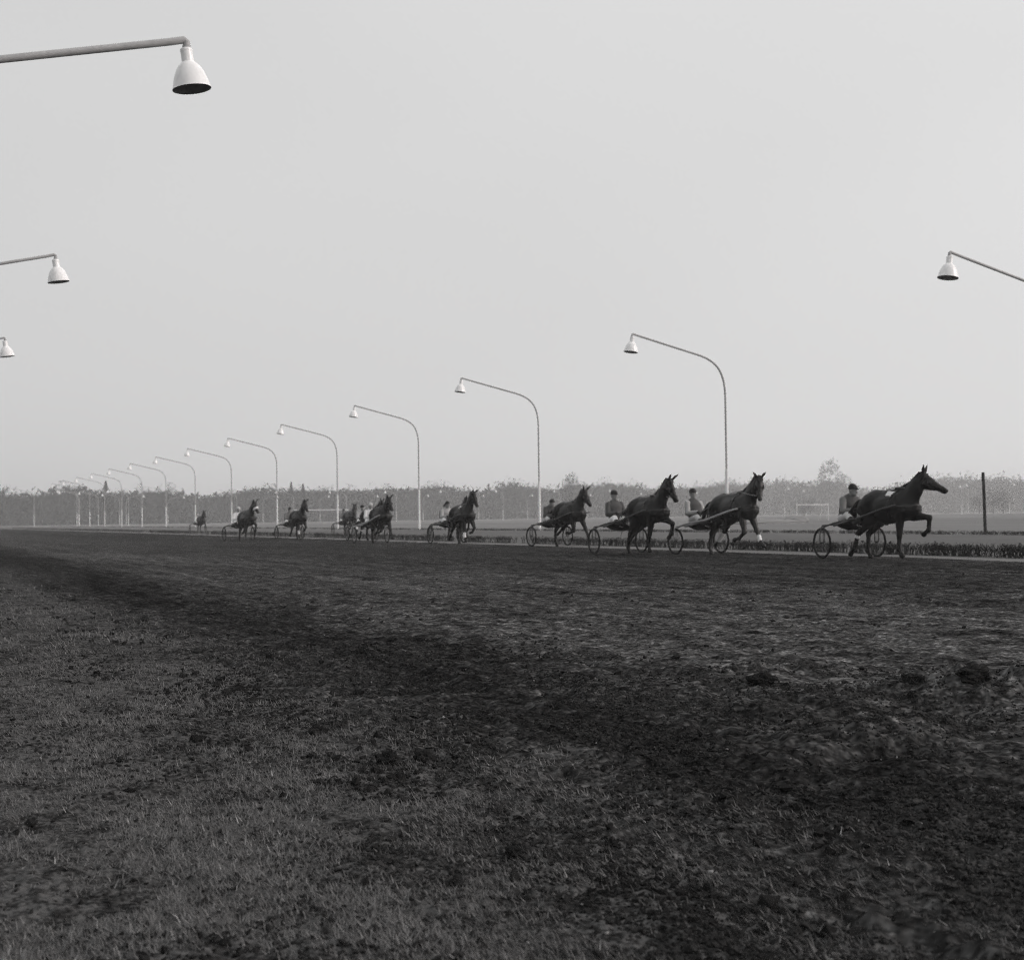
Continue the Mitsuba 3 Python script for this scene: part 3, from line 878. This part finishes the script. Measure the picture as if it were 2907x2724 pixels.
    for i, p in enumerate(cv):
        for q in range(2):
            L = 0.09 + 0.10 * r.random()
            sgn = -1 if r.random() < 0.75 else 1
            e = p + np.array([-0.09 * r.random() - 0.02, sgn * (0.05 + 0.04 * r.random()), 0.05 * r.random() - L * 0.55])
            m_ = p + np.array([-0.03, sgn * 0.05, 0.035])
            w = np.array([0.018, 0, 0.012])
            V += [p - w - [0, 0, .03], p + w - [0, 0, .03], m_ + w, m_ - w, e]
            n = len(V) - 5
            F += [[n, n + 1, n + 2], [n, n + 2, n + 3], [n + 3, n + 2, n + 4]]
    for i in range(10):
        p = P(0.0, r.normal(0, .02), -0.09)
        e = P(0.11 + 0.05 * r.random(), r.normal(0, .04), -0.10)
        V += [p - sd * .012, p + sd * .012, e]
        n = len(V) - 3
        F += [[n, n + 1, n + 2]]
    out['mane'] = (np.array(V) + up, np.array(F))
    # tail
    ts = []
    for i in range(16):
        a, b = r.normal(0, 0.035), r.normal(0, 0.05)
        q0 = np.array([-0.86, a * 0.4, 1.34])
        ts.append(tube(bez(q0, q0 + [-0.14, a, 0.05], q0 + [-0.22 - tail_lift * 0.6, a + b, -0.18 + b], q0 + [-0.20 - tail_lift + b, a + 2 * b, -0.62 + 2 * r.normal(0, .06)], 9) + up,
                       np.array([0.028, 0.030, 0.030, 0.028, 0.026, 0.022, 0.017, 0.010, 0.003]), 5))
    out['tail'] = cat(ts)
    # bandages
    for k, lo, hi in sock:
        c = chains[k]
        j = 1 if k[1] == 'F' else 2
        q, w = c[j] + (c[j + 1] - c[j]) * lo, c[j] + (c[j + 1] - c[j]) * hi
        out.setdefault('bandage', []).append(tube(np.linspace(q, w, 4), [0.056, 0.061, 0.060, 0.055], 12))
    out['bit'] = (P(0.42, 0, 0.11) + up)
    out['terret'] = np.array([0.22, 0.0, 1.60]) + up
    return out


TROT_A = {'LF': (86, -6, -62), 'RF': (-4, -3, 28), 'LH': (10, -50, -4, 28), 'RH': (8, -52, -20, -50)}
TROT_B = {'LF': (26, 22, 48), 'RF': (14, -52, -85), 'LH': (40, -34, -42, -60), 'RH': (14, -38, -12, 22)}
TROT_C = {'LF': (72, -10, -58), 'RF': (-14, -14, 18), 'LH': (6, -58, -58, -70), 'RH': (20, -44, -16, 22)}
TROT_D = {'LF': (34, 30, 40), 'RF': (4, -74, -100), 'LH': (30, -50, -60, -75), 'RH': (26, -42, -2, 30)}
TROT_E = {'LF': (38, -52, -90), 'RF': (6, 4, 30), 'LH': (24, -42, -4, 30), 'RH': (34, -40, -40, -55)}
HORSES = {
    'A': horse(TROT_A, poll=(0.90, 0.08, 1.85), head_pitch=29, head_yaw=32, res=0.0205, sock=(('RH', 0.02, 0.26),), seed=1),
    'B': horse(TROT_B, poll=(1.02, -0.04, 1.94), head_pitch=66, head_yaw=-34, res=0.0205, sock=(('LF', 0.45, 1.08), ('LH', 0.1, 0.95)), seed=2),
    'C': horse(TROT_C, poll=(1.02, 0.03, 1.97), head_pitch=60, head_yaw=24, res=0.0205, seed=3),
    'D': horse(TROT_D, poll=(0.84, 0.05, 1.92), head_pitch=52, head_yaw=12, res=0.0205, seed=4),
    'E': horse(TROT_E, poll=(0.90, 0.05, 2.05), head_pitch=60, head_yaw=22, res=0.021, sock=(('RF', 0.3, 1.1),), seed=5),
    'H': horse(TROT_C, poll=(1.00, 0.05, 1.95), head_pitch=52, head_yaw=25, res=0.024, seed=6, noseband=True),
}


# ------------------------------------------------------------------ sulkies
def rotx(a):
    return trimesh.transformations.rotation_matrix(a, [1, 0, 0])[:3, :3]


WR, WT = 0.375, 0.80      # wheel radius, half the distance between the wheels
AX = -1.80                # the axle lies this far behind the middle of the horse
tyre = trimesh.creation.torus(WR - 0.022, 0.025, major_sections=48, minor_sections=10)
rim = trimesh.creation.torus(WR - 0.050, 0.013, major_sections=40, minor_sections=6)
wheel_turn = lambda m: (np.asarray(m[0] if isinstance(m, tuple) else m.vertices) @ rotx(math.pi / 2).T, np.asarray(m[1] if isinstance(m, tuple) else m.faces))
spk = []
for i in range(24):
    a = i * 2 * math.pi / 24
    s = 0.022 * (1 if i % 2 else -1)
    spk.append(tube([[0.02 * math.cos(a + .4), 0.02 * math.sin(a + .4), s], [(WR - .04) * math.cos(a), (WR - .04) * math.sin(a), 0]], 0.0032, 4))
hubm = lathe([(0, -0.045), (0.022, -0.045), (0.03, -0.03), (0.018, -0.02), (0.018, 0.02), (0.03, 0.03), (0.022, 0.045), (0, 0.045)], 14)
P_tyre, P_rim, P_spk, P_hub = (mikit.ply(wheel_turn(m), b, smooth=40) for m, b in (((tyre.vertices, tyre.faces), 'm_rubber'), ((rim.vertices, rim.faces), 'm_leather'), (cat(spk), 'm_spoke'), (hubm, 'm_leather')))


def apron_mesh():
    U, V_ = np.linspace(0, 1, 14), np.linspace(-1, 1, 17)
    u, v = np.meshgrid(U, V_, indexing='ij')
    x = AX + 0.16 + 0.98 * u
    w = 0.50 - 0.06 * u
    top = 0.83 + 0.15 * u
    sag = 0.17 * np.clip((1 - np.abs(v) ** 3.0), 0, 1) * (0.8 + 0.35 * np.sin(u * 2.6)) + 0.02 * (meshkit.fbm(np.stack([u * 5, v * 4, 0 * u], -1), 2, 5) - 0.5)
    p = np.stack([x, v * w, top - sag], -1).reshape(-1, 3)
    q = p - [0, 0, 0.012]
    n = len(V_)
    i, j = np.meshgrid(np.arange(13), np.arange(16), indexing='ij')
    a, b, c, d = (i * n + j).ravel(), ((i + 1) * n + j).ravel(), ((i + 1) * n + j + 1).ravel(), (i * n + j + 1).ravel()
    f = np.vstack([np.stack([a, b, c], 1), np.stack([a, c, d], 1)])
    return np.vstack([p, q]), np.vstack([f, f[:, ::-1] + len(p)])


P_apron = mikit.ply(apron_mesh(), 'm_apron', smooth=True)


def sulky_parts(pale):
    w = 'm_wood_pale' if pale else 'm_wood_dark'
    parts = {}
    for s, nm in ((1, 'left'), (-1, 'right')):
        sh = np.vstack([bez((AX + 0.10, s * 0.52, 0.80), (AX + 0.55, s * 0.52, 0.86), (AX + 0.95, s * 0.48, 0.95), (AX + 1.35, s * 0.43, 1.06), 10),
                        bez((AX + 1.35, s * 0.43, 1.06), (AX + 1.70, s * 0.40, 1.15), (AX + 1.95, s * 0.37, 1.22), (AX + 2.28, s * 0.34, 1.27), 8)[1:]])
        parts.setdefault('shaft', []).append(mikit.ply(tube(sh, np.linspace(0.026, 0.018, len(sh)) * (1.45 if pale else 1.1), 10), w, smooth=40))
        parts.setdefault('stay', []).append(mikit.ply(tube(bez((AX, s * (WT - 0.07), 0.76), (AX + 0.25, s * (WT - 0.1), 0.86), (AX + 0.6, s * 0.62, 0.92), (AX + 1.0, s * 0.475, 0.965), 10), 0.026 if pale else 0.020, 8), w, smooth=40))
        fk = cat([tube(bez((AX, s * (WT + e), WR), (AX, s * (WT + e), 0.62), (AX + 0.02, s * (WT + e), 0.74), (AX, s * (WT - 0.02), 0.80), 8), 0.014, 8) for e in (-0.06, 0.06)])
        parts.setdefault('fork', []).append(mikit.ply(fk, w, smooth=40))
        parts.setdefault('footrest', []).append(mikit.ply(tube([(AX + 0.98, s * 0.46, 0.93), (AX + 0.98, s * 0.46, 0.80), (AX + 1.0, s * 0.36, 0.78)], 0.012, 7), 'm_steel', smooth=40))
    arch = bez((AX, -(WT - 0.02), 0.80), (AX - 0.02, -0.4, 0.84), (AX - 0.02, 0.4, 0.84), (AX, WT - 0.02, 0.80), 14)
    parts['arch'] = [mikit.ply(cat([tube(arch, 0.020, 8), tube([(AX - 0.0, -0.5, 0.82), (AX + 0.12, -0.18, 0.93), (AX + 0.12, 0.18, 0.93), (AX, 0.5, 0.82)], 0.015, 8)]), w, smooth=40)]
    sdf = SDF((AX - 0.35, -0.32, 0.80), (AX + 0.35, 0.32, 1.15), 0.015)
    sdf.add((AX - 0.05, -0.12, 0.895), (AX - 0.05, 0.12, 0.895), 0.045, k=0.03)
    sdf.add((AX + 0.10, -0.10, 0.895), (AX + 0.10, 0.10, 0.895), 0.042, k=0.06)
    sdf.add((AX - 0.16, -0.14, 0.935), (AX - 0.16, 0.14, 0.935), 0.035, k=0.05)
    parts['apron'] = [P_apron]
    parts['seat'] = [mikit.ply(sdf.mesh(), 'm_leather', smooth=True)]
    return parts


SULKY = {False: sulky_parts(False), True: sulky_parts(True)}


# ------------------------------------------------------------------ drivers
def glove_mesh(s):
    g = SDF((-0.07, -0.07, -0.07), (0.10, 0.07, 0.07), 0.0045)
    g.add((-0.05, 0, 0), (0.02, 0, 0.004), 0.026, 0.032, 0.01)
    for i, (yy, L) in enumerate(((-0.030, 0.040), (-0.011, 0.046), (0.009, 0.043), (0.028, 0.034))):
        b = np.array([0.026, yy, 0.012])
        k1 = b + [L * 0.75, 0, -0.010]
        k2 = k1 + [-0.004, 0, -0.030]
        k3 = k2 + [-0.026, 0, -0.004]
        g.add(b, k1, 0.0092, 0.0088, 0.005).add(k1, k2, 0.0088, 0.0082, 0.003).add(k2, k3, 0.0082, 0.0076, 0.003)
    g.add((-0.022, s * 0.030, 0.0), (0.016, s * 0.046, -0.012), 0.012, 0.010, 0.008).add((0.016, s * 0.046, -0.012), (0.040, s * 0.030, -0.026), 0.010, 0.008, 0.003)
    return g.mesh()


def driver(lean, res, head_yaw=0, head_drop=0.0, jacket='m_jacket_dark', trousers='m_white', cap='m_cloth_black', hat='helmet', sleeves=None):
    pel = np.array([AX - 0.13, 0, 1.00])
    a = math.radians(lean)
    ax = np.array([math.sin(a), 0, math.cos(a)])
    ch = pel + ax * 0.34
    nk = pel + ax * 0.53
    hd = nk + np.array([math.sin(a + .35) * 0.135, 0, math.cos(a + .35) * 0.135 - head_drop])
    prim = {'torso': [], 'arms': [], 'legs': [], 'boots': [], 'head': []}
    prim['torso'] += [(pel, pel + ax * 0.18, 0.135, 0.130, 0.06, 1.20), (pel + ax * 0.18, ch, 0.130, 0.145, 0.06, 1.25), (ch, nk - ax * 0.07, 0.140, 0.085, 0.06, 1.35)]
    hands = []
    for s in (-1, 1):
        sh = ch + ax * 0.075 + np.array([0.015, s * 0.190, 0])
        el = sh + np.array([0.10, s * 0.075, -0.26])
        ha = el + np.array([0.25, -s * 0.11, 0.03])
        prim['arms'] += [(sh, el, 0.066, 0.052, 0.04, 1), (el, ha, 0.050, 0.034, 0.02, 1)]
        hands.append((s, ha))
        hip, kn, an = pel + np.array([0.02, s * 0.10, -0.03]), pel + np.array([0.42, s * 0.26, 0.03]), np.array([AX + 0.80, s * 0.42, 0.86])
        prim['legs'] += [(hip, kn, 0.100, 0.066, 0.05, 1), (kn, kn + (an - kn) * 0.45, 0.064, 0.056, 0.03, 1)]
        prim['boots'] += [(kn + (an - kn) * 0.3, an, 0.060, 0.044, 0.02, 1), (an, an + np.array([0.17, 0, 0.05]), 0.042, 0.034, 0.02, 1)]
    y_ = math.radians(head_yaw)
    f_, l_ = np.array([math.cos(y_), math.sin(y_), -0.15]), np.array([-math.sin(y_), math.cos(y_), 0])
    prim['head'] += [(nk - ax * 0.03, hd - [0, 0, 0.06], 0.058, 0.055, 0.03, 1), (hd + [0, 0, 0.03], hd - f_ * 0.02, 0.088, 0.085, 0.03, 0.88),
                     (hd - [0, 0, 0.06] + f_ * 0.03, hd - [0, 0, 0.085] + f_ * 0.055, 0.058, 0.040, 0.03, 1),
                     (hd + f_ * 0.085 - [0, 0, 0.0], hd + f_ * 0.108 - [0, 0, 0.032], 0.012, 0.017, 0.015, 1),
                     (hd + f_ * 0.068 + l_ * 0.045 + [0, 0, .028], hd + f_ * 0.068 - l_ * 0.045 + [0, 0, .028], 0.020, 0.020, 0.02, 1),
                     (hd + f_ * 0.080 + l_ * 0.022 - [0, 0, .062], hd + f_ * 0.080 - l_ * 0.022 - [0, 0, .062], 0.012, 0.012, 0.012, 1),
                     (hd + l_ * 0.083, hd + l_ * 0.088 - [0, 0, 0.03], 0.020, 0.014, 0.01, 1), (hd - l_ * 0.083, hd - l_ * 0.088 - [0, 0, 0.03], 0.020, 0.014, 0.01, 1)]
    lo, hi = (AX - 0.45, -0.62, 0.70), (AX + 1.15, 0.62, 2.15)

    def build(names, grow, kk=0):
        g = SDF(lo, hi, res)
        for nm in names:
            for p, q, ra, rb, k, sy in prim[nm]:
                g.add(p, q, ra + grow, rb + grow, k, sy)
        return g
    out = {'body': mikit.ply(build(('torso', 'arms', 'legs', 'boots', 'head'), 0).mesh(), 'm_skin', smooth=True)}
    jk = build(('torso',), 0.018)
    out['sleeves'] = mikit.ply(build(('arms',), 0.015).mesh(), sleeves or jacket, smooth=True)
    x, y, z = jk.grid()
    jm = jk.D + 0.006 * (meshkit.fbm(np.stack(np.broadcast_arrays(x, y, z), -1) * 14.0, 2, 3) - 0.5).astype(np.float32)
    out['jacket'] = mikit.ply(jk.mesh(jm), jacket, smooth=True)
    tr = build(('legs',), 0.014)
    out['trousers'] = mikit.ply(tr.mesh(), trousers, smooth=True)
    out['boots'] = mikit.ply(build(('boots',), 0.012).mesh(), 'm_cloth_black', smooth=True)
    hc = SDF(hd - 0.22, hd + 0.24, 0.011)
    hc.add(hd + [0, 0, 0.055], hd - f_ * 0.015 + [0, 0, 0.06], 0.098, 0.100, 0.02, 0.92)
    if hat == 'peak':
        hc.add(hd + f_ * 0.075 + [0, 0, 0.055], hd + f_ * 0.155 + [0, 0, 0.045], 0.030, 0.014, 0.03, 1.6)
    X, Y, Z = hc.grid()
    out['cap'] = mikit.ply(hc.mesh(np.maximum(hc.D, hd[2] + 0.022 - Z + 0 * X + 0 * Y).astype(np.float32)), cap, smooth=True)
    for s, ha in hands:
        gm = glove_mesh(-s)
        out.setdefault('glove', []).append(mikit.ply((gm[0] + ha + [0.05, 0, 0], gm[1]), 'm_cloth_black', smooth=True))
    out['hands'] = [ha + [0.09, 0, 0] for s, ha in hands]
    return out


P_glove = None
DRIVERS = {
    'A': driver(22, 0.013, 18, jacket='m_jacket_dark', trousers='m_cream', cap='m_cloth_black', hat='peak', sleeves='m_jacket_mid'),
    'B': driver(-12, 0.013, -10, sleeves='m_jacket_pale', jacket='m_jacket_dark', trousers='m_cream', cap='m_cloth_black'),
    'C': driver(-9, 0.013, 8, jacket='m_jacket_dark', trousers='m_white', cap='m_cloth_black', hat='peak'),
    'D': driver(26, 0.016, 0, 0.02, jacket='m_jacket_dark', trousers='m_cream', cap='m_cloth_black'),
    'W': driver(10, 0.020, 0, jacket='m_white', trousers='m_white', cap='m_cream'),
    'P': driver(14, 0.020, 6, jacket='m_jacket_pale', trousers='m_white', cap='m_cloth_black'),
    'G': driver(14, 0.020, 0, jacket='m_jacket_mid', trousers='m_white', cap='m_cloth_black'),
}

HPLY = {}
for k, m in HORSES.items():
    coat = 'm_horse_brown' if k in 'BH' else 'm_horse'
    d = {'body': mikit.ply(m['body'], coat, smooth=True), 'mane': mikit.ply(m['mane'], 'm_hair'), 'tail': mikit.ply(m['tail'], 'm_hair', smooth=40),
         'harness': mikit.ply(m['harness'], 'm_leather', smooth=40), 'bridle': mikit.ply(m['bridle'], 'm_leather', smooth=40),
         'blinkers': mikit.ply(m['blinkers'], 'm_leather', smooth=True)}
    d['cloth'] = mikit.ply(m['cloth'], 'm_white', smooth=40)
    if 'noseband' in m:
        d['noseband'] = mikit.ply(m['noseband'], 'm_white', smooth=True)
    d['bandage'] = [mikit.ply(b, 'm_white', smooth=40) for b in m.get('bandage', [])]
    HPLY[k] = d


def rig(hk, dk, x, y, turn, pale, horse_lab, driver_lab, sulky_lab, cloth=None, fwd=0.0, hturn=0.0):
    """x, y: the ground below the middle of the axle; turn: degrees away from the direction of the track"""
    tw = T().translate([x, y, 0]).rotate([0, 0, 1], -90 + turn).translate([-AX, 0, 0])
    hz = float(ground_height(np.array([x]), np.array([y]))[0])
    tw = T().translate([0, 0, hz]) @ tw
    k = numbered('horse')
    m, d = HORSES[hk], HPLY[hk]
    th = tw @ T().translate([fwd, 0, 0]).rotate([0, 0, 1], hturn).scale([1.06, 1.08, 1.0])
    for part in ('body', 'mane', 'tail', 'harness', 'bridle', 'blinkers', 'noseband'):
        if part in d:
            scene[f'{k}__{part}'] = {**d[part], 'to_world': th}
    for i, b in enumerate(d['bandage']):
        scene[f'{k}__bandage' + (f'_{i:03d}' if i else '')] = {**b, 'to_world': th}
    for i, s in enumerate((1, -1)):
        hnd = (DRIVERS[dk]['hands'][0 if s < 0 else 1] - [AX - 0.13, 0, 0.95]) * 1.09 + [AX - 0.13, 0, 0.95]
        E_ = np.array([1.06, 1.08, 1.0])
        ca, sa = math.cos(math.radians(hturn)), math.sin(math.radians(hturn))
        turned = lambda q: np.array([ca * q[0] - sa * q[1] + fwd, sa * q[0] + ca * q[1], q[2]])
        bit = turned(m['bit'] * E_)
        mid = turned(m['terret'] * E_) + np.array([-0.02, s * 0.10, 0.02])
        ln = np.vstack([bez(hnd, hnd + [0.4, 0, 0.02], mid + [-0.6, 0, -0.06], mid, 10), bez(mid, mid + [0.2, s * 0.06, 0.02], bit + [-0.35, s * 0.1, 0.02], bit + [0, s * 0.055, 0], 8)[1:]])
        scene[f'{k}__rein' + ('_001' if i else '')] = {**mikit.ply(tube(ln, 0.011, 5), 'm_strap'), 'to_world': tw}
    if cloth and 'cloth' in d:
        scene[f'{k}__number_cloth'] = {**d['cloth'], 'to_world': th}
    tag(k, horse_lab, 'horse', 'trotting horses in the race')
    s_ = numbered('sulky')
    for part, lst in SULKY[pale].items():
        for i, sh in enumerate(lst):
            scene[f'{s_}__{part}' + (f'_{i:03d}' if i else '')] = {**sh, 'to_world': tw}
    for i, sgn in enumerate((1, -1)):
        w = f'{s_}__wheel' + ('_001' if i else '')
        tz = tw @ T().translate([AX, sgn * WT, WR])
        scene[f'{w}__tyre'] = {**P_tyre, 'to_world': tz}
        scene[f'{w}__rim'] = {**P_rim, 'to_world': tz}
        scene[f'{w}__hub'] = {**P_hub, 'to_world': tz}
        scene[f'{w}__spokes'] = {**P_spk, 'to_world': tz}
        labels[f'{w}__spokes'] = {'kind': 'stuff'}
    tag(s_, sulky_lab, 'sulky', 'two wheeled racing sulkies')
    p = numbered('person')
    D_ = DRIVERS[dk]
    tp = tw @ T().translate([AX - 0.13, 0, 0.95]).scale([1.09] * 3).translate([0.13 - AX, 0, -0.95])
    for part in ('body', 'jacket', 'sleeves', 'trousers', 'boots', 'cap'):
        scene[f'{p}__{part}'] = {**D_[part], 'to_world': tp}
    for i, g in enumerate(D_['glove']):
        scene[f'{p}__glove' + ('_001' if i else '')] = {**g, 'to_world': tp}
    tag(p, driver_lab, 'person', 'sulky drivers')
    return k


RIGS = [
    # horse, driver, axle x, y, turn, pale shafts
    ('A', 'A', 1650, 1082.5, -3, False, 'dark horse leading the race at the right, near foreleg lifted high', 'driver in cap and grey jacket behind the leading horse at the right', 'sulky behind the leading horse at the right', True),
    ('B', 'B', 1356, 1074.0, 4, True, 'dark horse facing the camera with ears pricked and white leg bandages, second from right', 'driver in dark jacket with pale sleeves behind the horse that faces the camera', 'sulky with pale shafts behind the horse that faces the camera', False),
    ('C', 'C', 1200, 1073.6, 0, False, 'black horse with lowered nose, third from the right', 'driver with white trousers and peaked cap beside the black horse, third from right', 'dark sulky behind the black horse, third from the right', False),
    ('D', 'D', 1067, 1059.6, 5, False, 'black horse with upright ears at a stretch, fourth from the right', 'driver crouching in dark clothes behind the fourth horse from the right', 'sulky behind the fourth horse from the right', False),
    ('E', 'P', 868, 1054.3, 2, False, 'black horse with one white foreleg bandage right of the middle group', 'driver in pale jacket behind the horse with one white foreleg', 'sulky behind the horse with one white foreleg', True),
    ('C', 'G', 864, 1046.5, 0, False, 'horse half hidden behind the one with a white foreleg bandage', 'driver whose dark head shows left of the pale one, behind the white legged horse', 'sulky hidden behind the horse with one white foreleg', False),
    ('D', 'W', 720, 1053.5, 0, True, 'dark horse at the front right of the bunched middle group', 'driver in bright white jacket and white cap in the bunched group', 'sulky with pale shafts in the bunched middle group', False),
    ('A', 'P', 703, 1048.5, 0, False, 'dark horse at the left of the front pair in the bunched group', 'driver in pale jacket just left of the bright white one', 'sulky beside the pale shafted one in the bunched group', False),
    ('B', 'G', 667, 1037.5, 0, False, 'dark horse at the rear left of the bunched middle group', 'driver with dark cap at the rear left of the bunched group', 'sulky at the rear left of the bunched middle group', False),
    ('E', 'G', 562, 1045.5, 3, False, 'dark horse with neck stretched up, running alone left of the bunched group', 'driver with dark head behind the lone horse left of the bunched group', 'sulky behind the lone horse left of the bunched group', False),
    ('H', 'W', 463, 1050.0, 3, False, 'brown horse with a white fleece noseband, second from the left', 'driver in bright white jacket behind the horse with the white noseband', 'sulky behind the horse with the white noseband', False),
    ('C', 'W', 384, 1032.5, 0, False, 'smallest dark horse, last of the field at the far left', 'driver with a white cap behind the last horse of the field', 'sulky of the last horse at the far left', False),
]


def on_ground(px, py_):
    d = fw + (px - 994) / 2679.0 * (math.cos(ROLL) * rt0 + math.sin(ROLL) * up0) - (py_ - 931.5) / 2679.0 * upv
    t = -EYE / d[2]
    return eye + d * t


FWD = {'B': -0.08, 'A': -0.12, 'C': 0.05, 'D': -0.3}
HTURN = {'A': 7.0, 'B': 2.0}
for hk, dk, px, py_, turn, pale, hl, dl, sl, cl in RIGS:
    g = on_ground(px, py_)
    rig(hk, dk, round(float(g[0]), 2), round(float(g[1]), 2), turn, pale, hl, dl, sl, cl, FWD.get(hk, -0.1), HTURN.get(hk, 0.0))
